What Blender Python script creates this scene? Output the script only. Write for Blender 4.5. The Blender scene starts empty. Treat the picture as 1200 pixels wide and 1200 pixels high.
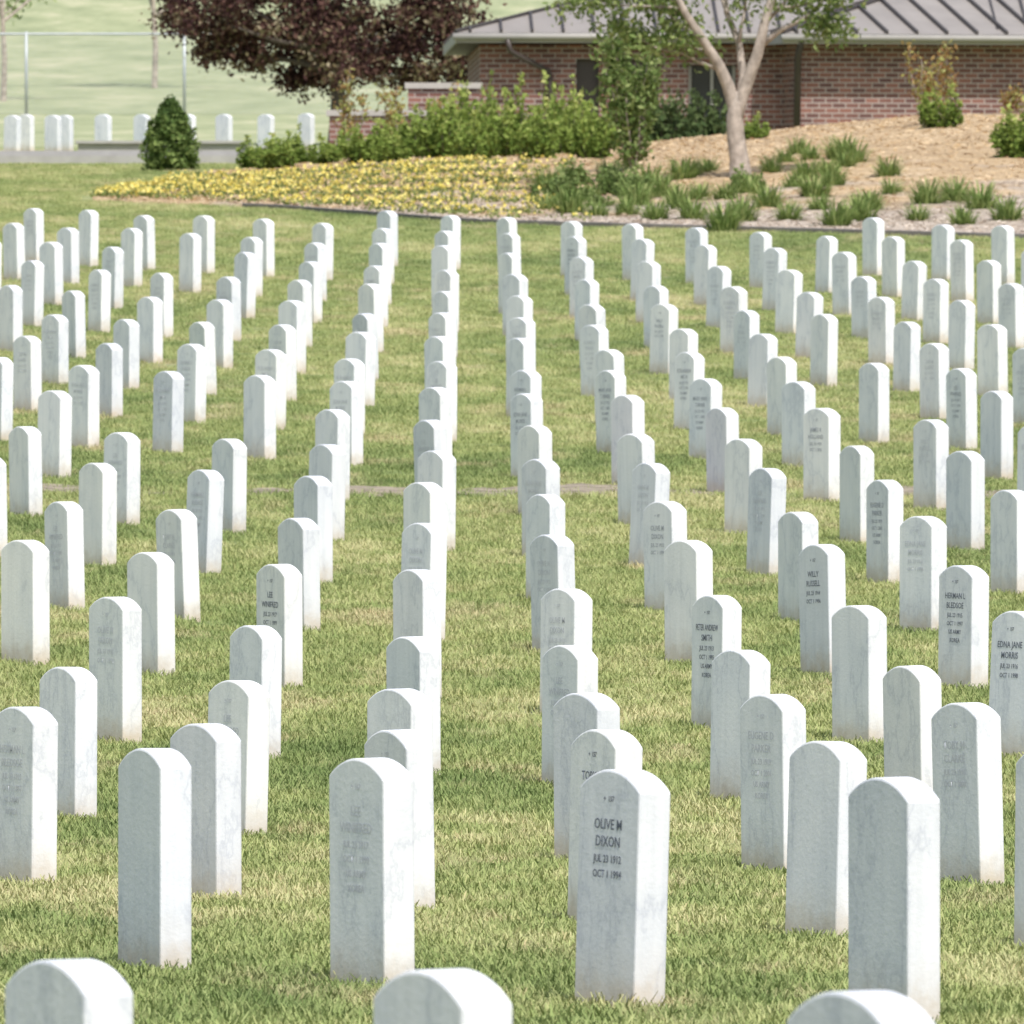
import bpy, bmesh, math, random
import numpy as np
from mathutils import Vector, Matrix
random.seed(7); RS=np.random.RandomState(11)
scene=bpy.context.scene
COL=scene.collection
F=15000.0; H=1.86; YH=400.0
# ---------------------------------------------------------------- terrain
TD=[-400,0,22,36.8,43.2,49.6,56,62.4,68.9,75.3,81.7,88,94.5,101,107.3,113.7,120,126.5,133,139,146,163,175,205,215,250,290,350,420,500,700,3000]
TZ=[.1,.1,.12,0,-.07,-.12,-.04,.10,.24,.38,.52,.70,.89,1.06,1.26,1.46,1.69,1.94,2.18,2.42,2.68,3.36,3.8,4.73,5.0,5.8,6.98,10,15.5,22,30,45]
def ss(t):
    t=np.clip(t,0,1); return t*t*(3-2*t)
def edge(X): return np.interp(X,[-9,-5.6,-3.06,-.42,6.3,20],[175,174,170,163,157,150])
def back(X): return np.interp(X,[-5.6,-4.5,-2,0,20],[176,192,198,200,204])
def gz(X,D):
    X=np.asarray(X,float); D=np.asarray(D,float)
    b=np.interp(D,TD,TZ)
    b=b-0.007*np.clip(X,-12,12)*ss((D-30)/30)*(1-ss((D-130)/30))
    e=edge(X)
    hx=np.interp(X,[-6.1,-3.8,-1.27,1.27,3.8,6.33,15,25,40],[0,.05,.25,.32,.57,.82,.9,.9,0])
    b=b+hx*ss((D-e)/(190-e))*(1-ss((D-196)/8))
    b=b-.5*ss((X+1.5)/1.5)*ss((D-198)/8)*(1-ss((D-240)/20))*(1-ss((X-30)/20))
    return b
def W(px,py,d):
    return Vector(((px-600)*d/F, d, H-(py-YH)*d/F))
# ---------------------------------------------------------------- material helpers
def newmat(name):
    m=bpy.data.materials.new(name); m.use_nodes=True
    nt=m.node_tree; nt.nodes.clear()
    out=nt.nodes.new('ShaderNodeOutputMaterial')
    return m,nt,out
def N(nt,t,**k):
    n=nt.nodes.new(t)
    for a,b in k.items(): setattr(n,a,b)
    return n
def L(nt,a,b): nt.links.new(a,b)
def ramp(nt,fac,stops,interp='LINEAR'):
    r=N(nt,'ShaderNodeValToRGB'); r.color_ramp.interpolation=interp
    e=r.color_ramp.elements
    while len(e)<len(stops): e.new(0.5)
    for el,(p,c) in zip(e,stops):
        el.position=p; el.color=(c[0],c[1],c[2],1)
    L(nt,fac,r.inputs[0]); return r.outputs[0]
def noise(nt,vec,scale,detail=3,rough=.55):
    n=N(nt,'ShaderNodeTexNoise'); n.inputs['Scale'].default_value=scale; n.inputs['Detail'].default_value=detail; n.inputs['Roughness'].default_value=rough
    if vec is not None: L(nt,vec,n.inputs['Vector'])
    return n.outputs['Fac']
def mix(nt,fac,a,b,mode='MIX'):
    m=N(nt,'ShaderNodeMix',data_type='RGBA',blend_type=mode)
    if isinstance(fac,(int,float)): m.inputs[0].default_value=fac
    else: L(nt,fac,m.inputs[0])
    for s,v in ((6,a),(7,b)):
        if isinstance(v,tuple): m.inputs[s].default_value=(v[0],v[1],v[2],1)
        else: L(nt,v,m.inputs[s])
    return m.outputs[2]
def math_(nt,op,a,b=None,clamp=False):
    m=N(nt,'ShaderNodeMath',operation=op,use_clamp=clamp)
    for s,v in ((0,a),(1,b)):
        if v is None: continue
        if isinstance(v,(int,float)): m.inputs[s].default_value=v
        else: L(nt,v,m.inputs[s])
    return m.outputs[0]
def simple(name,col,rough=.7,var=.15,scale=6,metal=0,bump=0):
    m,nt,out=newmat(name)
    tc=N(nt,'ShaderNodeTexCoord')
    n=noise(nt,tc.outputs['Object'],scale,5)
    c=ramp(nt,n,[(.3,tuple(x*(1-var) for x in col)),(.7,tuple(min(1,x*(1+var)) for x in col))])
    p=N(nt,'ShaderNodeBsdfPrincipled'); L(nt,c,p.inputs['Base Color']); p.inputs['Roughness'].default_value=rough; p.inputs['Metallic'].default_value=metal
    if bump:
        b=N(nt,'ShaderNodeBump'); b.inputs['Strength'].default_value=bump; b.inputs['Distance'].default_value=.02; L(nt,n,b.inputs['Height']); L(nt,b.outputs[0],p.inputs['Normal'])
    L(nt,p.outputs[0],out.inputs[0]); return m
def foliage(name,stops,trans=.35):
    """leaf material: 'tint' face attribute 0..1 picks the leaf colour"""
    m,nt,out=newmat(name)
    at=N(nt,'ShaderNodeAttribute',attribute_name='tint')
    c=ramp(nt,at.outputs['Fac'],stops)
    d=N(nt,'ShaderNodeBsdfDiffuse'); t=N(nt,'ShaderNodeBsdfTranslucent')
    L(nt,c,d.inputs[0]); L(nt,c,t.inputs[0])
    mx=N(nt,'ShaderNodeMixShader'); mx.inputs[0].default_value=trans
    L(nt,d.outputs[0],mx.inputs[1]); L(nt,t.outputs[0],mx.inputs[2]); L(nt,mx.outputs[0],out.inputs[0])
    return m
# ---------------------------------------------------------------- mesh helpers
class MB:
    def __init__(s): s.v=[]; s.f=[]; s.m=[]; s.t=[]; s.n=0
    def add(s,v,f,mat=0,tint=None):
        v=np.asarray(v,float).reshape(-1,3); f=[tuple(int(i)+s.n for i in q) for q in f]
        s.v.append(v); s.f+=f; s.m+=[mat]*len(f)
        s.t+= (list(tint) if tint is not None else [.5]*len(f)); s.n+=len(v)
    def quads(s,v,mat=0,tint=None):
        v=np.asarray(v,float).reshape(-1,3); k=len(v)//4
        idx=np.arange(k*4).reshape(k,4)
        s.add(v,idx.tolist(),mat,tint)
    def box(s,lo,hi,mat=0):
        x0,y0,z0=lo;x1,y1,z1=hi
        v=[(x0,y0,z0),(x1,y0,z0),(x1,y1,z0),(x0,y1,z0),(x0,y0,z1),(x1,y0,z1),(x1,y1,z1),(x0,y1,z1)]
        s.add(v,[(0,3,2,1),(4,5,6,7),(0,1,5,4),(1,2,6,5),(2,3,7,6),(3,0,4,7)],mat)
    def tube(s,pts,rad,n=8,mat=0):
        pts=[Vector(p) for p in pts]; V=[]; Fc=[]
        up=Vector((.3,.9,.1))
        for i,p in enumerate(pts):
            d=(pts[min(i+1,len(pts)-1)]-pts[max(i-1,0)]).normalized()
            a=d.cross(up).normalized(); b=d.cross(a).normalized()
            for k in range(n):
                an=2*math.pi*k/n; V.append(p+(a*math.cos(an)+b*math.sin(an))*rad[i])
        for i in range(len(pts)-1):
            for k in range(n):
                Fc.append((i*n+k,i*n+(k+1)%n,(i+1)*n+(k+1)%n,(i+1)*n+k))
        Fc.append(tuple(range(n))[::-1]); Fc.append(tuple((len(pts)-1)*n+k for k in range(n)))
        s.add([tuple(v) for v in V],Fc,mat)
    def leaves(s,cent,size,mat=0,tint=None,elong=1.8,flat=0.0):
        c=np.asarray(cent,float); k=len(c)
        if k==0: return
        a=RS.normal(size=(k,3)); a[:,2]*=(1-flat); a/=np.linalg.norm(a,axis=1)[:,None]
        r=RS.normal(size=(k,3)); b=np.cross(a,r); b/=np.linalg.norm(b,axis=1)[:,None]
        sz=size*RS.uniform(.6,1.3,size=(k,1))
        A=a*sz*elong*.5; B=b*sz*.5
        V=np.stack([c-A,c-A*.1+B,c+A,c-A*.1-B],axis=1)
        s.quads(V.reshape(-1,3),mat,tint if tint is not None else RS.uniform(0,1,k))
    def mesh(s,name,mats,smooth=False):
        me=bpy.data.meshes.new(name)
        me.from_pydata(np.concatenate(s.v).tolist(),[],s.f)
        me.polygons.foreach_set('material_index',s.m)
        at=me.attributes.new('tint','FLOAT','FACE'); at.data.foreach_set('value',np.array(s.t,dtype=np.float32))
        for m in mats: me.materials.append(m)
        if smooth: me.polygons.foreach_set('use_smooth',[True]*len(s.f))
        me.update(); return me
def obj(name,me,loc=(0,0,0),rot=(0,0,0),sc=(1,1,1),parent=None):
    o=bpy.data.objects.new(name,me); o.location=loc; o.rotation_euler=rot; o.scale=sc
    COL.objects.link(o)
    if parent: o.parent=parent
    return o
# ---------------------------------------------------------------- ground
def grasscolor(nt,pos):
    sc=N(nt,'ShaderNodeMapping'); L(nt,pos,sc.inputs['Vector']); sc.inputs['Scale'].default_value=(1,.4,1)
    n1=noise(nt,sc.outputs[0],.38,4,.6); n2=noise(nt,sc.outputs[0],2.4,3,.6)
    n=math_(nt,'ADD',math_(nt,'MULTIPLY',n1,.6),math_(nt,'MULTIPLY',n2,.4))
    c=ramp(nt,n,[(.36,(.15,.195,.08)),(.45,(.225,.265,.115)),(.53,(.29,.315,.145)),(.61,(.40,.385,.22))])
    n5=noise(nt,sc.outputs[0],1.1,5,.7)
    return mix(nt,ramp(nt,n5,[(.54,(0,0,0)),(.68,(.8,.8,.8))]),c,(.42,.36,.235))
gm,nt,out=newmat('lawn_soil')
geo=N(nt,'ShaderNodeNewGeometry'); g=grasscolor(nt,geo.outputs['Position'])
n3=noise(nt,geo.outputs['Position'],30,3,.7)
fine=ramp(nt,n3,[(.3,(.72,.74,.68)),(.7,(1.1,1.1,1.05))])
near=mix(nt,1.0,g,fine,'MULTIPLY')
mpf=N(nt,'ShaderNodeMapping'); L(nt,geo.outputs['Position'],mpf.inputs['Vector']); mpf.inputs['Scale'].default_value=(1,.3,1)
n4=noise(nt,mpf.outputs[0],.6,6,.7)
far=ramp(nt,n4,[(.35,(.26,.295,.165)),(.52,(.35,.375,.22)),(.68,(.47,.455,.30))])
sep=N(nt,'ShaderNodeSeparateXYZ'); L(nt,geo.outputs['Position'],sep.inputs[0])
mr=N(nt,'ShaderNodeMapRange'); mr.inputs[1].default_value=225; mr.inputs[2].default_value=235; L(nt,sep.outputs['Y'],mr.inputs[0])
c=mix(nt,mr.outputs[0],near,far)
p=N(nt,'ShaderNodeBsdfPrincipled'); p.inputs['Roughness'].default_value=.95; p.inputs['Specular IOR Level'].default_value=.1
L(nt,c,p.inputs['Base Color'])
bp=N(nt,'ShaderNodeBump'); bp.inputs['Strength'].default_value=.5; bp.inputs['Distance'].default_value=.03; L(nt,n3,bp.inputs['Height']); L(nt,bp.outputs[0],p.inputs['Normal'])
L(nt,p.outputs[0],out.inputs[0])
def gridmesh(name,xs,ds,zoff,mats,fn=None,wob=0):
    xs=np.asarray(xs);ds=np.asarray(ds)
    XX,DD=np.meshgrid(xs,ds); Z=gz(XX,DD)+zoff
    if wob: Z=Z+RS.uniform(-wob,wob,Z.shape)
    v=np.stack([XX,DD,Z],-1).reshape(-1,3); nx=len(xs)
    f=[(r*nx+c,r*nx+c+1,(r+1)*nx+c+1,(r+1)*nx+c) for r in range(len(ds)-1) for c in range(nx-1) if fn is None or fn(xs[c],ds[r])]
    mb=MB(); mb.add(v,f); return mb.mesh(name,mats,True)
xs=np.concatenate([[-1500,-800,-400,-200,-100,-60,-40,-30,-25],np.arange(-20,20.1,.5),[25,30,40,60,100,200,400,800,1500]])
ds=np.concatenate([[-400,-100,-20],np.arange(0,150,2),np.arange(150,215,.5),np.arange(215,300,3),np.arange(300,520,10),[600,700,1000,2000,3000]])
obj('ground',gridmesh('ground',xs,ds,0,[gm]))
tm,nt,out=newmat('grass_blade')
geo=N(nt,'ShaderNodeNewGeometry'); g=grasscolor(nt,geo.outputs['Position'])
at=N(nt,'ShaderNodeAttribute',attribute_name='tint')
vv=ramp(nt,at.outputs['Fac'],[(0,(.95,1.05,.85)),(.7,(1.22,1.22,1.13)),(.88,(1.45,1.38,1.38)),(1,(1.65,1.5,1.5))])
c=mix(nt,1.0,g,vv,'MULTIPLY')
d=N(nt,'ShaderNodeBsdfDiffuse'); L(nt,c,d.inputs[0]); L(nt,d.outputs[0],out.inputs[0])
mb=MB(); V=[];T=[]
for k in range(60):
    r=.17*math.sqrt(random.random()); a=random.uniform(0,6.28); x=r*math.cos(a); y=r*math.sin(a)
    h=random.uniform(.010,.030); w=random.uniform(.002,.0042); la=random.uniform(0,6.28); le=h*random.uniform(.3,1.4)
    wa=random.uniform(0,3.14); dx=math.cos(wa)*w; dy=math.sin(wa)*w; lx=math.cos(la)*le; ly=math.sin(la)*le
    V+=[(x-dx,y-dy,-.01),(x+dx,y+dy,-.01),(x+dx*.4+lx,y+dy*.4+ly,h),(x-dx*.4+lx,y-dy*.4+ly,h)]
    T+=[random.random()]
mb.quads(V,0,T); tuft=bpy.data.objects.new('grass_tuft',mb.mesh('grass_tuft',[tm]))
def inlawn(x,d):
    if abs(x)>.045*d+.8: return False
    if x>-6.2 and d>edge(x)-.4: return d>back(x)+.5 and x<-3.5
    return True
gmesh=gridmesh('grass',np.arange(-11,11.1,.5),np.arange(19,204,1.0),0,[tm],inlawn)
at=gmesh.attributes.new('dens','FLOAT','POINT')
dd=np.array([v.co.y for v in gmesh.vertices]); dn=np.interp(dd,[20,60,110,200],[140,80,38,18])*np.where(abs(dd-91)<.8,.6,1)
at.data.foreach_set('value',dn.astype(np.float32))
go=obj('grass',gmesh)
ng=bpy.data.node_groups.new('grass_scatter','GeometryNodeTree')
ng.interface.new_socket('Geometry',in_out='INPUT',socket_type='NodeSocketGeometry'); ng.interface.new_socket('Geometry',in_out='OUTPUT',socket_type='NodeSocketGeometry')
gi=ng.nodes.new('NodeGroupInput'); goo=ng.nodes.new('NodeGroupOutput')
dp=ng.nodes.new('GeometryNodeDistributePointsOnFaces'); na=ng.nodes.new('GeometryNodeInputNamedAttribute'); na.data_type='FLOAT'; na.inputs[0].default_value='dens'
ip=ng.nodes.new('GeometryNodeInstanceOnPoints'); oi=ng.nodes.new('GeometryNodeObjectInfo'); oi.inputs['Object'].default_value=tuft
rr=ng.nodes.new('FunctionNodeRandomValue'); rr.data_type='FLOAT_VECTOR'; rr.inputs[0].default_value=(-.1,-.1,0); rr.inputs[1].default_value=(.1,.1,6.28)
rs=ng.nodes.new('FunctionNodeRandomValue'); rs.data_type='FLOAT'; rs.inputs[2].default_value=.6; rs.inputs[3].default_value=1.35
K=ng.links.new
K(gi.outputs[0],dp.inputs['Mesh']); K(na.outputs[0],dp.inputs['Density']); K(dp.outputs['Points'],ip.inputs['Points']); K(oi.outputs['Geometry'],ip.inputs['Instance'])
K(rr.outputs[0],ip.inputs['Rotation']); K(rs.outputs[1],ip.inputs['Scale']); K(ip.outputs[0],goo.inputs[0])
md=go.modifiers.new('scatter','NODES'); md.node_group=ng
# worn path
dirt=simple('dirt',(.27,.225,.165),.95,.45,5,bump=.5)
mb=MB(); xx=np.arange(-14,14.01,.1); V=[];Fc=[]
for i,x in enumerate(xx):
    c0=91+.35*math.sin(x*.7)+.15*math.sin(x*3.1)+random.uniform(-.06,.06); w=.8+.35*math.sin(x*1.9+1)+.22*math.sin(x*5.3)+random.uniform(-.15,.15)
    hz=.012+.022*math.sin(x*2.3+.6)*math.sin(x*.9)+random.uniform(-.006,.006)
    for k,(o,z) in enumerate(((-w,-.02),(-w*.4,hz),(w*.4,hz),(w,-.02))): V.append((x,c0+o,float(gz(x,c0+o))+z+random.uniform(0,.012)))
    if i:
        for k in range(3): Fc.append(((i-1)*4+k,i*4+k,i*4+k+1,(i-1)*4+k+1))
mb.add(V,Fc); obj('dirt_path',mb.mesh('dirt_path',[dirt],True))
# ---------------------------------------------------------------- headstones
sm,nt,out=newmat('white_marble')
tc=N(nt,'ShaderNodeTexCoord'); oi_=N(nt,'ShaderNodeObjectInfo')
va=N(nt,'ShaderNodeVectorMath',operation='ADD'); L(nt,tc.outputs['Object'],va.inputs[0])
cx=N(nt,'ShaderNodeCombineXYZ'); 
for s in range(3): L(nt,math_(nt,'MULTIPLY',oi_.outputs['Random'],37.0+s*11),cx.inputs[s])
L(nt,cx.outputs[0],va.inputs[1])
mp=N(nt,'ShaderNodeMapping'); mp.inputs['Rotation'].default_value=(.3,.7,.2); mp.inputs['Scale'].default_value=(1,1,.5); L(nt,va.outputs[0],mp.inputs['Vector'])
wn=noise(nt,mp.outputs[0],3.2,6,.62)
vein=math_(nt,'ABSOLUTE',math_(nt,'SUBTRACT',wn,.5))
veinc=ramp(nt,vein,[(.0,(.72,.735,.77)),(.018,(.84,.85,.865)),(.10,(.90,.90,.905))])
cl=noise(nt,va.outputs[0],1.8,3,.6)
clc=ramp(nt,cl,[(.3,(.90,.91,.94)),(.65,(1,1,1))])
c=mix(nt,1.0,veinc,clc,'MULTIPLY')
tint=ramp(nt,oi_.outputs['Random'],[(0,(.86,.87,.90)),(.2,(.97,.97,.98)),(.5,(1,1,1)),(.8,(1,.99,.965)),(1,(.91,.92,.945))])
c=mix(nt,1.0,c,tint,'MULTIPLY')
sp=N(nt,'ShaderNodeSeparateXYZ'); L(nt,tc.outputs['Object'],sp.inputs[0])
dn_=noise(nt,va.outputs[0],14,4,.7)
hh=math_(nt,'ADD',sp.outputs['Z'],math_(nt,'MULTIPLY',math_(nt,'SUBTRACT',dn_,.5),-.16))
st=ramp(nt,hh,[(.0,(.85,.85,.85)),(.05,(.55,.55,.55)),(.12,(.14,.14,.14)),(.2,(0,0,0))])
c=mix(nt,st,c,(.55,.45,.33))
stv=N(nt,'ShaderNodeMapping'); stv.inputs['Scale'].default_value=(26,26,1.2); L(nt,va.outputs[0],stv.inputs['Vector'])
sn=noise(nt,stv.outputs[0],1,2,.6); c=mix(nt,1.0,c,ramp(nt,sn,[(.3,(.92,.925,.93)),(.6,(1,1,1))]),'MULTIPLY')
p=N(nt,'ShaderNodeBsdfPrincipled'); L(nt,c,p.inputs['Base Color']); p.inputs['Roughness'].default_value=.6; p.inputs['Specular IOR Level'].default_value=.25
bp=N(nt,'ShaderNodeBump'); bp.inputs['Strength'].default_value=.25; bp.inputs['Distance'].default_value=.004; L(nt,noise(nt,va.outputs[0],60,2,.6),bp.inputs['Height']); L(nt,bp.outputs[0],p.inputs['Normal'])
L(nt,p.outputs[0],out.inputs[0])
ink=[simple('inscription_dark',(.15,.165,.21),.8,.3,20),simple('inscription_grey',(.38,.395,.44),.8,.15,20),simple('inscription_faint',(.62,.63,.67),.8,.08,20)]
WST,TST,RISE=.33,.102,.055
def textmesh(body,size,z,scx=1.0):
    cu=bpy.data.curves.new('t','FONT'); cu.body=body; cu.size=size; cu.align_x='CENTER'; cu.offset=.0005; cu.resolution_u=2
    o=bpy.data.objects.new('t',cu); COL.objects.link(o)
    bpy.context.view_layer.update()
    dg=bpy.context.evaluated_depsgraph_get(); me=bpy.data.meshes.new_from_object(o.evaluated_get(dg))
    M=Matrix(((scx,0,0,0),(0,0,-1,-TST/2-.0012),(0,1,0,z),(0,0,0,1)))
    me.transform(M); bpy.data.objects.remove(o); return me
def stone_bm(h):
    bm=bmesh.new(); pts=[(-WST/2,-.15),(WST/2,-.15)]
    R=( (WST/2)**2+RISE**2)/(2*RISE); n=16; a0=math.asin(WST/2/R)
    for k in range(n+1):
        a=a0-2*a0*k/n; pts.append((R*math.sin(a), h-R+R*math.cos(a)))
    vs=[bm.verts.new((x,-TST/2,z)) for x,z in pts]; f=bm.faces.new(vs)
    r=bmesh.ops.extrude_face_region(bm,geom=[f]); 
    for v in [e for e in r['geom'] if isinstance(e,bmesh.types.BMVert)]: v.co.y=TST/2
    bmesh.ops.recalc_face_normals(bm,faces=bm.faces)
    es=[e for e in bm.edges if len(e.link_faces)==2 and e.calc_face_angle(0)>.6]
    bmesh.ops.bevel(bm,geom=es,offset=.007,segments=2,affect='EDGES',profile=.5)
    return bm
names=[("OLIVE M","DIXON"),("PETER ANDREW","SMITH"),("WILLY","RUSSELL"),("HERMAN L","BLEDSOE"),("EDNA JANE","MORRIS"),("LEE","WINIFRED"),("TOBY M","CLARKE"),("EUGENE D","PARKER"),("JAMES R","HOLLAND"),("MARY ANN","TURNER")]
stones={}
def stone_mesh(h,vi,inkn):
    key=(round(h,2),vi,inkn)
    if key in stones: return stones[key]
    bm=stone_bm(h)
    if inkn is not None:
        a,b=names[vi%len(names)]
        lines=[("+  157",.022,.078),(a,.041,.155),(b,.041,.203),("JUL 23 %d"%(1912+vi),.030,.248),("OCT 1 %d"%(1994+vi),.030,.290)]
        if vi%2: lines+=[("US ARMY",.030,.332),("KOREA",.030,.374)]
        old=set(bm.faces)
        for body,sz,z in lines:
            w=len(body)*sz*.68; me=textmesh(body,sz,h-z-RISE*.2,min(1,.26/w))
            bm.from_mesh(me); bpy.data.meshes.remove(me)
        for f in bm.faces: f.material_index=0 if f in old else 1
    me=bpy.data.meshes.new('headstone'); bm.to_mesh(me); bm.free()
    me.materials.append(sm)
    if inkn is not None: me.materials.append(ink[inkn])
    stones[key]=me; return me
TH=math.radians(-61.5)
def place(X,D,h,vi,inkn,jit=1.0,th=TH,dz=0):
    X+=random.gauss(0,.018)*jit; D+=random.gauss(0,.06)*jit
    obj('headstone',stone_mesh(h,vi,inkn),(X,D,float(gz(X,D))-.005+dz+random.gauss(0,.008)*jit),(math.radians(random.gauss(0,.8)*jit),math.radians(random.gauss(0,.8)*jit),th+math.radians(random.gauss(0,2.0)*jit)))
inkmap={(0,1):(0,0),(1,1):(6,0),(0,0):(5,2),(2,2):(7,2),(2,3):(6,2),(4,2):(1,0),(5,3):(2,0),(5,4):(3,0),(4,4):(4,0),(4,-1):(5,0),(7,4):(7,1),(0,2):(8,None),(1,2):(8,None),(3,2):(8,None),(3,3):(8,None),(4,3):(8,None),(0,-1):(8,None),(9,4):(8,1),(11,3):(1,1),(10,2):(9,1),(13,3):(2,1),(10,1):(3,1),(9,1):(4,1),(11,6):(5,1),(10,3):(9,1)}
for i in range(0,22):
    for j in range(-14,15):
        d=36.8+6.41*i-1.2*j; X=-.37-.0214*i+.69*j
        if abs(X)/d>.052: continue
        if d>np.interp(X,[-2,2,5,8],[148,146,143.5,143.5]): continue
        if (i,j) in ((8,-2),(8,-3),(12,5),(14,-4),(10,5)): continue
        if (i,j) in inkmap: vi,nk=inkmap[(i,j)]
        else:
            q=random.random(); vi=random.randrange(8); nk=1 if (q<.06 and j>1) else (2 if q<.4 else None)
        h=random.choice([.62,.64,.64,.66]) if i else .67
        place(X,d,h,vi,nk)
for j,dz in ((-2,-.03),(-1,-.022),(0,.008),(1,.034),(2,.04)):
    place(-.119+.69*j,22.2-1.2*j,.65,3,None,.3,TH,dz)
for px,d in ((14,219),(30,222),(62,219),(76,222),(121,222),(166,222),(219,223),(263,223),(311,223),(358,224)):
    place((px-600)*d/F,d,.64,1,None,.5,TH+.3)
# ---------------------------------------------------------------- mulch bed
mm,nt,out=newmat('mulch')
geo=N(nt,'ShaderNodeNewGeometry'); pos=geo.outputs['Position']
def mulchpatch(nt,pos):
    n2=noise(nt,pos,.45,4,.6)
    sp=N(nt,'ShaderNodeSeparateXYZ'); L(nt,pos,sp.inputs[0])
    y=math_(nt,'MULTIPLY',math_(nt,'SUBTRACT',sp.outputs[1],171),-.03)
    return ramp(nt,math_(nt,'ADD',n2,y),[(.46,(0,0,0)),(.62,(1,1,1))])
n1=noise(nt,pos,14,5,.75)
nb=noise(nt,pos,1.3,4,.6)
c1=ramp(nt,n1,[(.3,(.24,.155,.08)),(.5,(.46,.335,.195)),(.7,(.64,.50,.33))])
c2=ramp(nt,n1,[(.3,(.23,.18,.145)),(.5,(.43,.36,.29)),(.7,(.58,.51,.44))])
c=mix(nt,mulchpatch(nt,pos),c1,c2); c=mix(nt,1.0,c,ramp(nt,nb,[(.35,(.74,.70,.66)),(.6,(1.05,1.05,1.05))]),'MULTIPLY')
p=N(nt,'ShaderNodeBsdfPrincipled'); L(nt,c,p.inputs['Base Color']); p.inputs['Roughness'].default_value=.95
bp=N(nt,'ShaderNodeBump'); bp.inputs['Strength'].default_value=.7; bp.inputs['Distance'].default_value=.03; L(nt,n1,bp.inputs['Height']); L(nt,bp.outputs[0],p.inputs['Normal'])
L(nt,p.outputs[0],out.inputs[0])
straw,nt,out=newmat('pine_straw')
at=N(nt,'ShaderNodeAttribute',attribute_name='tint'); geo=N(nt,'ShaderNodeNewGeometry')
a1=ramp(nt,at.outputs['Fac'],[(0,(.27,.165,.085)),(.4,(.50,.36,.205)),(1,(.74,.60,.42))]); a2=ramp(nt,at.outputs['Fac'],[(0,(.25,.19,.145)),(.4,(.45,.38,.31)),(1,(.68,.60,.52))])
d=N(nt,'ShaderNodeBsdfDiffuse'); L(nt,mix(nt,mulchpatch(nt,geo.outputs['Position']),a1,a2),d.inputs[0]); L(nt,d.outputs[0],out.inputs[0])
mb=MB(); xx=np.arange(-5.7,18.1,.25); nt_=120; V=[];Fc=[]
for i,x in enumerate(xx):
    e=float(edge(x)); b=float(back(x))
    for k in range(nt_+1):
        d_=e+(b-e)*k/nt_; z=float(gz(x,d_))+.03+(random.uniform(0,.035) if 0<k<nt_ else -.03); V.append((x,d_,z))
    if i:
        for k in range(nt_): a=(i-1)*(nt_+1)+k; Fc.append((a,a+nt_+1,a+nt_+2,a+1))
mb.add(V,Fc)
k=26000; X=RS.uniform(-5.5,9,k); e=edge(X); D=e+(back(X)-e)*RS.uniform(0,1,k)**1.2
mb.leaves(np.stack([X,D,gz(X,D)+.05+RS.uniform(0,.02,k)],1),.017,1,None,6,.75)
obj('mulch_bed',mb.mesh('mulch_bed',[mm,straw],True))
conc=simple('edging_concrete',(.17,.155,.14),.9,.25,5,bump=.3)
mb=MB(); xx=np.arange(-3.6,18,.5); V=[];Fc=[]
for i,x in enumerate(xx):
    e=float(edge(x)); z=float(gz(x,e))
    V+=[(x,e-.14,z-.05),(x,e-.14,z+.05),(x,e-.02,z+.06),(x,e-.02,z-.05)]
    if i:
        for q in range(3): a=(i-1)*4+q; Fc.append((a,a+4,a+5,a+1))
mb.add(V,Fc); obj('bed_edging',mb.mesh('bed_edging',[conc]))
fl=foliage('flower_petals',[(0,(.74,.61,.12)),(1,(.86,.77,.30))],.3)
flg=foliage('flower_leaves',[(0,(.14,.19,.06)),(1,(.31,.34,.13))],.35)
mb=MB(); k=2400
X=RS.uniform(-5.6,1.0,k); e=edge(X); bk=np.minimum(back(X),188); t_=RS.uniform(0.02,.95,k); D=e+(bk-e)*t_
keep=(np.sin(D*1.6+X*.5)+RS.normal(0,.6,k)>-.25)&(RS.uniform(0,1,k)>np.clip((X+.6)/1.6,0,1)*.9); X=X[keep];D=D[keep]
for x,d_ in zip(X,D):
    z=float(gz(x,d_))+.05; nL=8
    c=np.array([x,d_,z+.03])+RS.normal(0,1,(nL,3))*[.07,.07,.02]; mb.leaves(c,.04,1)
    nF=RS.randint(1,6); c=np.array([x,d_,z+.08])+RS.normal(0,1,(nF,3))*[.09,.09,.02]; mb.leaves(c,.048,0,None,1.1,.3)
obj('yellow_flowers',mb.mesh('yellow_flowers',[fl,flg]))
# ---------------------------------------------------------------- shrubs
bark=simple('bark_grey',(.37,.315,.27),.9,.35,9,bump=.8)
barkd=simple('bark_dark',(.10,.08,.065),.9,.3,12,bump=.6)
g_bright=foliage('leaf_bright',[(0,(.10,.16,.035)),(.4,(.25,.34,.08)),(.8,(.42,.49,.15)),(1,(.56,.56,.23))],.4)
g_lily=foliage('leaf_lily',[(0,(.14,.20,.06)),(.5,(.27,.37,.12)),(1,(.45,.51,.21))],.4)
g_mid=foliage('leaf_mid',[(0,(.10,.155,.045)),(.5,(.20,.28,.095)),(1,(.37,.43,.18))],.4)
g_hedge=foliage('leaf_hedge',[(0,(.04,.07,.03)),(.5,(.09,.13,.05)),(1,(.18,.23,.10))],.3)
g_dark=foliage('leaf_conifer',[(0,(.045,.08,.028)),(.5,(.11,.17,.05)),(1,(.24,.30,.10))],.2)
g_red=foliage('leaf_bronze',[(0,(.26,.14,.07)),(.4,(.42,.28,.12)),(.7,(.36,.36,.12)),(1,(.46,.46,.20))],.4)
g_purple=foliage('leaf_purple',[(0,(.04,.022,.022)),(.45,(.10,.052,.047)),(.7,(.18,.105,.082)),(.86,(.20,.17,.09)),(1,(.32,.27,.18))],.24)
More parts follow.
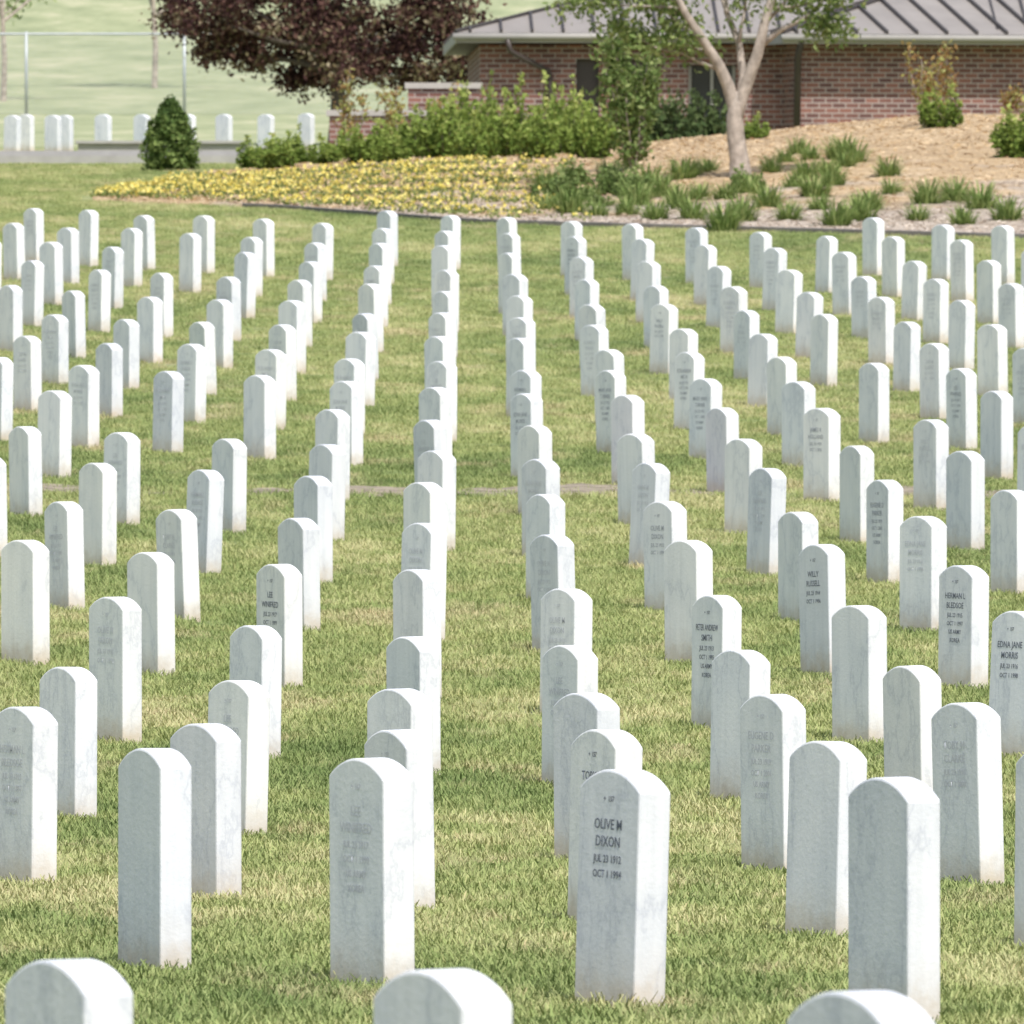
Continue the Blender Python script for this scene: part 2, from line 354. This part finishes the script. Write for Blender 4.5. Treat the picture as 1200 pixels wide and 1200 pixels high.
def shrub_mesh(seed,mat,w=.35,h=.75,stems=26,nl=55,leaf=.05,spr=.16):
    random.seed(seed); mb=MB()
    for s in range(stems):
        a=random.uniform(0,6.28); r=w*math.sqrt(random.random()); hh=h*(1-.6*(r/w)**1.5)*random.uniform(.6,1.2)
        top=Vector((r*math.cos(a),r*math.sin(a),hh)); base=Vector((r*.25*math.cos(a),r*.25*math.sin(a),-.03)); midp=(base+top)/2+Vector((r*.25*math.cos(a),r*.25*math.sin(a),0))
        mb.tube([base,midp,top],[.006,.005,.002],4,1)
        t=RS.uniform(.1,1.08,nl)[:,None]; B=np.array(base);M_=np.array(midp);T_=np.array(top)
        P=(1-t)**2*B+2*t*(1-t)*M_+t*t*T_+RS.normal(0,1,(nl,3))*(w*spr)*(1.25-.9*t)
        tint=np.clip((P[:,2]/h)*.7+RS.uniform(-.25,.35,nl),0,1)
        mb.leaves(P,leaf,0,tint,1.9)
    return mb.mesh('shrub',[mat,barkd])
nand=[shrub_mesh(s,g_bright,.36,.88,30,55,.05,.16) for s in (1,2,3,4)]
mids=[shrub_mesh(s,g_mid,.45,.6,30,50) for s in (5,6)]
hedg=[shrub_mesh(s,g_hedge,.45,.6,30,50) for s in (7,8)]
random.seed(3)
def put(name,me,px,d,scx=1,scz=1):
    x=(px-600)*d/F; obj(name,me,(x,d,float(gz(x,d))),(0,0,random.uniform(0,6.28)),(scx,scx,scz))
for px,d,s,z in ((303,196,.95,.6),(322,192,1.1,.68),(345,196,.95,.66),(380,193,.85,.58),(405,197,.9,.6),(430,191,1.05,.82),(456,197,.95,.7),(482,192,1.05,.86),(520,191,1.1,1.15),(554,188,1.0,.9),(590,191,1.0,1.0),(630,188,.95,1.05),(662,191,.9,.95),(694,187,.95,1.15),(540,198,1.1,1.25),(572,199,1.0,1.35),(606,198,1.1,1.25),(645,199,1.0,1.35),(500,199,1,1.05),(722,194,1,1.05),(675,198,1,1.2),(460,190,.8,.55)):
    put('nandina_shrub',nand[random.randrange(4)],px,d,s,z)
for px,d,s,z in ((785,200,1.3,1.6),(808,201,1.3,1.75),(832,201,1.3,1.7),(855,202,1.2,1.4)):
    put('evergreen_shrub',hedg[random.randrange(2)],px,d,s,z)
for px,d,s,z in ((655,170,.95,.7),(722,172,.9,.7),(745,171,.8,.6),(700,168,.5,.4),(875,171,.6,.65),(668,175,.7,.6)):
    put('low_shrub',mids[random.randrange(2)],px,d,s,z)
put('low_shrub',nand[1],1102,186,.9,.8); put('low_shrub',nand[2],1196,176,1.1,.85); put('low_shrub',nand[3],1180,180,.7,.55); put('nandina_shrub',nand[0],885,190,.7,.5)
def lily(seed):
    random.seed(seed); mb=MB(); V=[];T=[]
    for b in range(260):
        a=random.uniform(0,6.28); ln=random.uniform(.12,.30); up=random.uniform(.35,1.0); w=random.uniform(.006,.011); r0=random.uniform(0,.13)
        ca,sa=math.cos(a),math.sin(a); pts=[]
        for t in (0,.35,.7,1): rr_=r0+ln*t*(1.05-up*.6)*(.6+.5*t); z=ln*up*(1.9*t-1.15*t*t); pts.append((rr_*ca,rr_*sa,z,w*(1-.8*t)))
        q=random.random()
        for u,v in zip(pts,pts[1:]):
            V+=[(u[0]-sa*u[3],u[1]+ca*u[3],u[2]),(u[0]+sa*u[3],u[1]-ca*u[3],u[2]),(v[0]+sa*v[3],v[1]-ca*v[3],v[2]),(v[0]-sa*v[3],v[1]+ca*v[3],v[2])]; T.append(q)
    mb.quads(V,0,T); return mb.mesh('daylily',[g_lily])
lil=[lily(s) for s in (1,2,3)]; random.seed(21)
def ypos(px,py):
    best=None
    for d in np.arange(155,192,.5):
        x=(px-600)*d/F; y=YH-(float(gz(x,d))-H)*F/d
        if best is None or abs(y-py)<best[0]: best=(abs(y-py),d)
    return best[1]
for px,py in ((700,258),(735,256),(768,262),(812,262),(848,272),(870,262),(778,235),(800,215),(830,205),(760,222),(925,262),(930,225),(975,222),(960,250),(1000,195),(1010,248),(985,190),(1045,232),(1085,243),(1075,262),(1128,268),(935,185),(920,195),(1180,262),(690,235),(642,250),(668,254),(820,238),(850,238),(905,205),(980,268),(715,215),(795,248),(745,245),(1008,262),(640,228),(950,190),(1020,250),(990,200),(810,210),(880,232),(900,248),(970,208),(1120,240),(1150,250),(955,235),(1040,210),(945,215)):
    d=ypos(px,py); s=random.uniform(.9,1.5); put('daylily_clump',lil[random.randrange(3)],px,d,s,s*1.35)
mb=MB(); random.seed(5); mb.tube([(0,0,-.05),(0,0,.9)],[.03,.01],6,1)
k=6500; t=RS.uniform(0,1,k)**1.1; a=RS.uniform(0,6.28,k); r=(.42*np.clip((1-t),0,1)**.5*(.75+.6*t*(1-t)*2)+.02)*(.5+.5*RS.uniform(0,1,k)**.5)*(1+.2*np.sin(a*5+t*17)+.14*np.sin(a*3-t*31))
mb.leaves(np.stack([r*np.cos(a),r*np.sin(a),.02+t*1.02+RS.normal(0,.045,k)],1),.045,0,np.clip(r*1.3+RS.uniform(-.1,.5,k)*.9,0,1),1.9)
x=(200-600)*196/F; obj('conifer_shrub',mb.mesh('conifer',[g_dark,barkd]),(x,196,float(gz(x,196))))
# ---------------------------------------------------------------- trees
def grow(mb,p,dirv,ln,rad,lvl,ends,mat=1,droop=0):
    pts=[p]; r=[rad]; d=dirv.normalized(); n=4
    for k in range(n):
        d=(d+Vector((random.gauss(0,.13),random.gauss(0,.13),random.gauss(.03,.08)-droop))).normalized()
        p=p+d*ln/n; pts.append(p); r.append(rad*(1-.62*(k+1)/n))
        if lvl<=1: ends.append((p.copy(),lvl))
    mb.tube(pts,r,7 if rad>.03 else 4,mat)
    if lvl>0:
        for q in range(3):
            k=random.choice([1,2,3,4,4]); nd=(d+Vector((random.gauss(0,.6),random.gauss(0,.6),random.gauss(.1,.4)))).normalized()
            grow(mb,pts[k],nd,ln*random.uniform(.55,.8),r[k]*.7,lvl-1,ends,mat,droop)
random.seed(12); mb=MB(); ends=[]; dT=175.0
def wp(px,py,dd=0): 
    v=W(px,py,dT); v.y+=dd; return v
x0=(868-600)*dT/F; zb=float(gz(x0,dT))
mb.tube([Vector((x0,dT,zb-.1)),Vector((x0,dT,zb+.06)),wp(866,185),wp(862,160),wp(861,140),wp(863,122),wp(866,108)],[.21,.16,.132,.122,.118,.11,.06],14,1)
mb.tube([wp(861,150),wp(861,128),wp(853,100),wp(842,76,-.1),wp(822,45,-.2),wp(802,15,-.3),wp(780,-30,-.4)],[.09,.095,.088,.075,.06,.05,.04],12,1)
mb.tube([wp(865,125),wp(871,90,.1),wp(866,50,.2),wp(852,15,.3),wp(845,-40,.4)],[.07,.06,.05,.04,.03],9,1)
mb.tube([wp(862,150),wp(866,122),wp(878,90),wp(888,62,-.1),wp(895,30,-.1),(wp(905,-5)),wp(925,-50)],[.09,.098,.088,.078,.065,.055,.04],12,1)
mb.tube([wp(846,82),wp(826,75,.1),wp(800,62,.2),wp(775,58,.2)],[.04,.03,.02,.012],6,1)
mb.tube([wp(890,55),wp(915,35),wp(945,20),wp(965,0)],[.045,.035,.025,.018],6,1)
for (sx,sy,dx,dz,ln,r,lv) in ((780,-30,-.5,.8,1.3,.04,2),(800,12,-.9,.3,.9,.03,1),(845,-40,-.1,1,1.3,.035,2),(925,-50,.4,.8,1.3,.04,2),(822,45,-.7,.5,.8,.03,1),(866,50,.3,.8,.9,.03,1),(852,15,-.4,.8,1,.03,1),(895,30,.6,.6,.9,.03,1),(965,0,.9,.2,.5,.02,1),(775,58,-.8,.4,.5,.015,1),(905,-5,.1,.9,1,.03,1),(838,70,-.8,.6,.8,.03,1),(790,0,-1,.1,1.1,.03,1),(800,10,-1,-.1,1.0,.025,1),(910,10,1,.25,.7,.025,1),(940,22,.8,-.3,.4,.015,1)):
    grow(mb,wp(sx,sy),Vector((dx,random.uniform(-.5,.5),dz)),ln,r,lv,ends)
for p,l in ends:
    if random.random()<.9:
        k=random.randint(18,40); c=np.array(p)+RS.normal(0,1,(k,3))*[.16,.15,.10]; mb.leaves(c,.055,0,np.clip(RS.uniform(0,1,k)*.8+.2,0,1),2.0)
obj('shade_tree',mb.mesh('shade_tree',[g_mid,bark],True))
def sapling(name,px,d,py_top,mat,w,stems,nl,leaf,seed,spread=.09,low=.2):
    random.seed(seed); mb=MB(); x=(px-600)*d/F; z0=float(gz(x,d)); h=H-(py_top-YH)*d/F-z0
    for s in range(stems):
        a=random.uniform(0,6.28); pts=[]; rr_=w*random.uniform(.3,1); hh=h*random.uniform(.55,1.0)
        for t in (0,.3,.6,.85,1): pts.append(Vector((math.cos(a)*rr_*t**.7+random.gauss(0,.03)*(t>0),math.sin(a)*rr_*t**.7+random.gauss(0,.03)*(t>0),hh*t-.03*(t==0))))
        mb.tube(pts,[.02,.015,.011,.007,.003],5,1)
        for k in range(nl):
            t=random.uniform(low,1.0); q=t*4; i0=min(int(q),3); P=pts[i0].lerp(pts[i0+1],q-i0)
            n=random.randint(6,13); c=np.array(P)+RS.normal(0,1,(n,3))*spread; mb.leaves(c,leaf,0,None,2.0)
    obj(name,mb.mesh(name,[mat,bark]),(x,d,z0))
sapling('young_tree',743,180,25,g_mid,.5,11,25,.052,4,.085,.1)
sapling('bronze_sapling',1090,188,52,g_red,.45,9,9,.045,6,.06,.3)
sapling('bronze_sapling',412,200,62,g_red,.3,5,9,.045,7,.06,.3)
sapling('bronze_sapling',463,202,85,g_red,.25,5,10,.045,8,.06,.3)
sapling('bronze_sapling',521,203,78,g_red,.3,5,10,.045,9,.06,.3)
sapling('bronze_sapling',1186,196,105,g_red,.25,4,6,.045,10,.05,.3)
random.seed(31); mb=MB(); dP=236.0; xb=(395-600)*dP/F; zb=float(gz(xb,dP))
lobes=[(252,25,48),(215,20,34),(300,15,60),(345,45,50),(372,82,30),(420,25,70),(462,62,42),(505,45,50),(540,50,38),(330,-60,110),(460,-60,110),(400,-150,110),(525,10,52),(250,62,22),(300,70,20),(230,-30,55),(395,60,40),(490,90,24),(540,88,18),(435,85,20),(380,30,45),(285,40,30),(345,95,16)]
trunk_top=W(398,60,dP)
mb.tube([Vector((xb,dP,zb-.1)),Vector((xb+.03,dP,zb+.7)),W(396,100,dP),trunk_top],[.2,.15,.13,.12],10,1)
for (lx,ly,lr) in lobes:
    c=W(lx,ly,dP); r=lr*dP/F; c.y+=random.uniform(-.9,.9)
    mid_=trunk_top.lerp(c,.5)+Vector((0,0,-.1)); st_=trunk_top if ly<60 else W(398,85,dP)
    mb.tube([st_,mid_,c],[.06,.04,.015],6,1)
    ns=int(8+r*r*18)
    for s in range(ns):
        v=Vector((random.gauss(0,1),random.gauss(0,1),random.gauss(0,1))).normalized()*r*random.uniform(.25,1.1)
        cc=c+Vector((v.x,v.y,v.z*.85)); k=random.randint(55,100); sr=random.uniform(.10,.2)
        tb=random.uniform(-.25,.32)+.2*(v.z<0)*(random.random()<.5)
        mb.leaves(np.array(cc)+RS.normal(0,1,(k,3))*[sr,sr,sr*.7],.068,0,np.clip(RS.uniform(0,.85,k)+tb,0,1),1.7)
obj('purple_leaf_tree',mb.mesh('purple_leaf_tree',[g_purple,barkd]))
for px,d,sd in ((181,310,2),(4,300,3)):
    random.seed(sd); mb=MB(); ends=[]; x=(px-600)*d/F; z=float(gz(x,d)); p0=Vector((x,d,z-.2))
    mb.tube([p0,p0+Vector((.03,0,1.2)),p0+Vector((-.04,0,2.6))],[.08,.07,.05],8,1)
    for q in range(5): grow(mb,p0+Vector((-.02,0,1.9+.15*q)),Vector((random.gauss(0,.6),random.gauss(0,.5),.9)),1.7,.045,2,ends)
    for p,l in ends:
        k=9; mb.leaves(np.array(p)+RS.normal(0,1,(k,3))*.16,.07,0)
    obj('field_tree',mb.mesh('field_tree',[g_mid,bark]))
# ---------------------------------------------------------------- road, kerb, ledge
asph=simple('asphalt',(.22,.22,.235),.9,.15,3,bump=.2)
me=gridmesh('road',np.concatenate([[-200,-100,-50],np.arange(-20,1,.5)]),np.arange(204,210.1,1),.02,[asph]); obj('road',me)
mb=MB(); xx=np.arange(-30,.6,.5)
for dk in (203.85,210.0):
    V=[];Fc=[]
    for i,x in enumerate(xx):
        z=float(gz(x,dk)); V+=[(x,dk,z-.05),(x,dk,z+.12),(x,dk+.15,z+.12),(x,dk+.15,z-.05)]
        if i:
            for q in range(3): a=(i-1)*4+q; Fc.append((a,a+4,a+5,a+1))
    mb.add(V,Fc)
kc=simple('kerb_concrete',(.36,.35,.33),.9,.1,4); obj('road_kerb',mb.mesh('kerb',[kc]))
mb=MB(); a=(92-600)*217/F; b=(290-600)*217/F; z=float(gz((a+b)/2,217)); mb.box((a,216.8,z-.2),(b,217.2,z+.16)); mb.box((a-.04,216.74,z+.163),(b+.04,217.26,z+.21))
obj('concrete_ledge',mb.mesh('ledge',[kc]))
# ---------------------------------------------------------------- chain link fence
gal=simple('galvanised',(.42,.45,.46),.5,.1,3,metal=.3)
emp=bpy.data.objects.new('chain_link_fence',None); COL.objects.link(emp)
dF=290.0; mb=MB(); pz=lambda x: float(gz(x,dF)); hF=1.84
posts=[-11.0+3.58*k for k in range(-4,4)]
for x in posts: mb.tube([(x,dF,pz(x)-.1),(x,dF,pz(x)+hF+.05)],[.04,.04],8)
obj('posts',mb.mesh('posts',[gal],True),parent=emp)
mb=MB(); xs_=posts; mb.tube([(x,dF,pz(x)+hF) for x in xs_],[.028]*len(xs_),6); obj('top_rail',mb.mesh('rail',[gal],True),parent=emp)
mb=MB(); V=[]; x=posts[0]
while x<posts[-1]-2:
    z0=pz(x)+.03
    for s,o in ((1,0),(-1,.01)):
        xa=x if s>0 else x+hF; xb=x+hF if s>0 else x
        V+=[(xa-.003,dF-.03+o,z0),(xa+.003,dF-.03+o,z0),(xb+.003,dF-.03+o,z0+hF-.04),(xb-.003,dF-.03+o,z0+hF-.04)]
    x+=.075
mb.quads(V); obj('wire_mesh',mb.mesh('wire',[gal]),parent=emp)
# ---------------------------------------------------------------- brick building
bm_,nt,out=newmat('brick')
tc=N(nt,'ShaderNodeTexCoord'); sp=N(nt,'ShaderNodeSeparateXYZ'); L(nt,tc.outputs['Object'],sp.inputs[0])
cx=N(nt,'ShaderNodeCombineXYZ'); L(nt,math_(nt,'ADD',sp.outputs[0],sp.outputs[1]),cx.inputs[0]); L(nt,sp.outputs[2],cx.inputs[1])
bt=N(nt,'ShaderNodeTexBrick'); L(nt,cx.outputs[0],bt.inputs['Vector']); bt.inputs['Scale'].default_value=1
bt.inputs['Brick Width'].default_value=.23; bt.inputs['Row Height'].default_value=.085; bt.inputs['Mortar Size'].default_value=.010; bt.inputs['Bias'].default_value=0
bt.inputs['Color1'].default_value=(.29,.13,.10,1); bt.inputs['Color2'].default_value=(.13,.065,.06,1); bt.inputs['Mortar'].default_value=(.40,.34,.31,1)
nn=noise(nt,tc.outputs['Object'],1.5,4,.6); c=mix(nt,1.0,bt.outputs[0],ramp(nt,nn,[(.3,(.8,.8,.8)),(.7,(1.1,1.1,1.1))]),'MULTIPLY')
p=N(nt,'ShaderNodeBsdfPrincipled'); L(nt,c,p.inputs['Base Color']); p.inputs['Roughness'].default_value=.9; L(nt,p.outputs[0],out.inputs[0])
roofm=simple('roof_metal',(.27,.245,.225),.6,.1,1.5,metal=.0); seamm=simple('roof_seam',(.055,.047,.043),.5,.1,3)
trim=simple('fascia_trim',(.36,.34,.31),.6,.06,3); dark=simple('gutter_dark',(.06,.045,.04),.5,.1,3); glass=simple('window_glass',(.03,.035,.04),.15,.2,2); cap=simple('cap_stone',(.42,.385,.355),.8,.1,5)
bh=bpy.data.objects.new('brick_building',None); COL.objects.link(bh); bh.location=(0,0,4.4)
EZ=6.84-4.4
RM=((-.54,214.9,0),math.radians(1.5)); RW=((4.80,214.0,0),math.radians(13.9))
def part(name,mb,mats,fr,smooth=False):
    o=obj(name,mb.mesh(name,mats,smooth),parent=bh); o.location=fr[0]; o.rotation_euler=(0,0,fr[1]); return o
def wall_front(mb,u0,u1,v,th,openings,Hh):
    u=u0
    for (a,b,z0,z1) in openings:
        mb.box((u,v,0),(a,v+th,Hh)); 
        if z0>0: mb.box((a,v,0),(b,v+th,z0))
        mb.box((a,v,z1),(b,v+th,Hh)); u=b
    mb.box((u,v,0),(u1,v+th,Hh))
mb=MB(); wall_front(mb,0,5.30,0,.25,[(1.62,2.0,0,2.2),(2.35,3.0,0,2.2),(3.5,4.3,1.0,2.1)],EZ)
mb.box((0,.25,0),(.25,9,EZ)); mb.box((.25,8.75,0),(8,9,EZ)); part('main_walls',mb,[bm_],RM)
mb=MB(); wall_front(mb,0,15,0,.25,[(7.2,8.4,.9,2.1)],EZ); mb.box((0,.25,0),(.25,3,EZ)); mb.box((14.75,.25,0),(15,10,EZ)); part('wing_walls',mb,[bm_],RW)
mb=MB(); mb.box((1.62,.15,0),(2.0,.2,2.2)); mb.box((2.35,.15,0),(3.0,.2,2.2)); part('doors',mb,[dark],RM)
mb=MB(); mb.box((3.5,.15,1.0),(4.3,.17,2.1)); part('window_glass_main',mb,[glass],RM); mb=MB(); mb.box((7.2,.15,.9),(8.4,.17,2.1)); part('window_glass_wing',mb,[glass],RW)
for (a,b,z0,fr,nm) in ((3.5,4.3,1.0,RM,'window_frame_main'),(7.2,8.4,.9,RW,'window_frame_wing')):
    mb=MB()
    for t in (a+.03,(a+b)/2,b-.03): mb.box((t-.025,.09,z0+.01),(t+.025,.145,2.09))
    mb.box((a-.05,-.04,z0-.07),(b+.05,-.004,z0-.003)); part(nm,mb,[trim],fr)
PIT=.27
def roof(mbR,mbS,u0,u1,v0,v1,z,sp_,hipR=True):
    run=(v1-v0)/2; zr=z+run*PIT
    V=[(u0,v0,z),(u1,v0,z),(u1,v1,z),(u0,v1,z),(u0+run,v0+run,zr),(u1-(run if hipR else 0),v0+run,zr)]
    mbR.add(V,[(0,1,5,4),(1,2,5),(2,3,4,5),(3,0,4)])
    s=.022; u=u0+.25
    while u<u1:
        r=min(run,u-u0,(u1-u) if hipR else run)
        if r>.15: mbS.add([(u-s,v0,z),(u+s,v0,z),(u+s,v0+r,z+r*PIT),(u-s,v0+r,z+r*PIT),(u-s,v0,z+.06),(u+s,v0,z+.06),(u+s,v0+r,z+r*PIT+.06),(u-s,v0+r,z+r*PIT+.06)],[(4,5,6,7),(0,1,5,4),(1,2,6,5),(3,0,4,7)])
        u+=sp_
    v=v0+.25
    while v<v1:
        r=min(run,v-v0,v1-v)
        if r>.15: mbS.add([(u0,v-s,z),(u0,v+s,z),(u0+r,v+s,z+r*PIT),(u0+r,v-s,z+r*PIT),(u0,v-s,z+.06),(u0,v+s,z+.06),(u0+r,v+s,z+r*PIT+.06),(u0+r,v-s,z+r*PIT+.06)],[(4,5,6,7),(0,1,5,4),(1,2,6,5),(3,0,4,7)])
        v+=sp_
    mbS.tube([(u0,v0,z+.02),(u0+run,v0+run,zr+.02)],[.035,.035],6)
mr_=MB(); ms=MB(); roof(mr_,ms,-.42,12,-.45,9.45,EZ+.19,.52); part('roof_main',mr_,[roofm],RM); part('roof_seams_main',ms,[seamm],RM)
mr_=MB(); ms=MB(); roof(mr_,ms,-.42,15.5,-.5,12,EZ+.15,.52); part('roof_wing',mr_,[roofm],RW); part('roof_seams_wing',ms,[seamm],RW)
mb=MB(); mb.box((-.42,-.45,EZ+.02),(4.85,-.41,EZ+.185)); mb.box((-.42,-.405,EZ+.02),(-.38,9.4,EZ+.185)); part('fascia_main',mb,[trim],RM)
mb=MB(); mb.box((-.42,-.5,EZ-.02),(15.5,-.46,EZ+.145)); mb.box((-.42,-.455,EZ-.02),(-.38,1,EZ+.145)); part('fascia_wing',mb,[trim],RW)
mb=MB(); mb.box((-.37,-.40,EZ+.02),(4.85,8.9,EZ+.05)); part('soffit_main',mb,[dark],RM); mb=MB(); mb.box((-.37,-.455,EZ+.003),(15.4,9,EZ+.02)); part('soffit_wing',mb,[dark],RW)
mb=MB(); mb.tube([(-.46,-.5,EZ+.12),(4.8,-.5,EZ+.12)],[.055,.055],8); part('gutter_main',mb,[trim],RM,True); mb=MB(); mb.tube([(-.45,-.55,EZ+.08),(15.5,-.55,EZ+.08)],[.055,.055],8); part('gutter_wing',mb,[trim],RW,True)
mb=MB(); mb.tube([(.45,-.5,EZ+.08),(.5,-.47,EZ-.12),(1.15,-.1,EZ-.45),(1.18,-.08,EZ-.6),(1.18,-.08,.0)],[.05]*5,8); part('downspout_main',mb,[dark],RM,True)
mb=MB(); mb.tube([(-.1,-.5,EZ+.05),(-.08,-.2,EZ-.25),(-.07,-.08,0)],[.06]*3,8); part('downspout_wing',mb,[dark],RW,True)
def lowwall(pxa,pxb,d,ytop):
    a=(pxa-600)*d/F; b=(pxb-600)*d/F; z1=H-(ytop-YH)*d/F; z0=float(gz((a+b)/2,d))-.3
    e=bpy.data.objects.new('brick_garden_wall',None); COL.objects.link(e); e.location=(a,d,z0)
    m1=MB(); m1.box((0,0,0),(b-a,.3,z1-z0-.1)); obj('wall_body',m1.mesh('wb',[bm_]),parent=e)
    m2=MB(); m2.box((-.05,-.05,z1-z0-.098),(b-a+.05,.35,z1-z0)); obj('wall_cap',m2.mesh('wc',[cap]),parent=e)
lowwall(478,562,211.5,97); lowwall(386,500,211,129)
# ---------------------------------------------------------------- light and camera
w=bpy.data.worlds.new("World"); scene.world=w; w.use_nodes=True; wn_=w.node_tree; wn_.nodes.clear()
sky=wn_.nodes.new('ShaderNodeTexSky'); sky.sky_type='NISHITA'; sky.sun_disc=False
bg=wn_.nodes.new('ShaderNodeBackground'); bg.inputs[1].default_value=.15; wo=wn_.nodes.new('ShaderNodeOutputWorld')
wn_.links.new(sky.outputs[0],bg.inputs[0]); wn_.links.new(bg.outputs[0],wo.inputs[0])
el=math.radians(58); hd=Vector((.36,-.933,0)).normalized(); sd=Vector((hd.x*math.cos(el),hd.y*math.cos(el),math.sin(el)))
sky.sun_elevation=el; sky.sun_rotation=math.atan2(hd.x,hd.y); sky.air_density=1.3; sky.dust_density=3
s=bpy.data.lights.new('sun','SUN'); s.energy=4.3; s.angle=math.radians(.6); s.color=(1,.97,.93); so=bpy.data.objects.new('sun',s); COL.objects.link(so)
so.rotation_euler=sd.to_track_quat('Z','Y').to_euler(); so.location=(20,-20,40)
cam=bpy.data.cameras.new('camera'); co=bpy.data.objects.new('camera',cam); COL.objects.link(co); scene.camera=co
cam.sensor_width=36; cam.lens=450; cam.clip_start=.5; cam.clip_end=6000
co.location=(0,0,H); co.rotation_euler=(math.radians(90)-math.atan(200/F),0,0)
cam.dof.use_dof=True; cam.dof.focus_distance=50; cam.dof.aperture_fstop=28
scene.view_settings.view_transform='Standard'; scene.view_settings.look='None'; scene.view_settings.exposure=0
print('objects',len(bpy.data.objects))
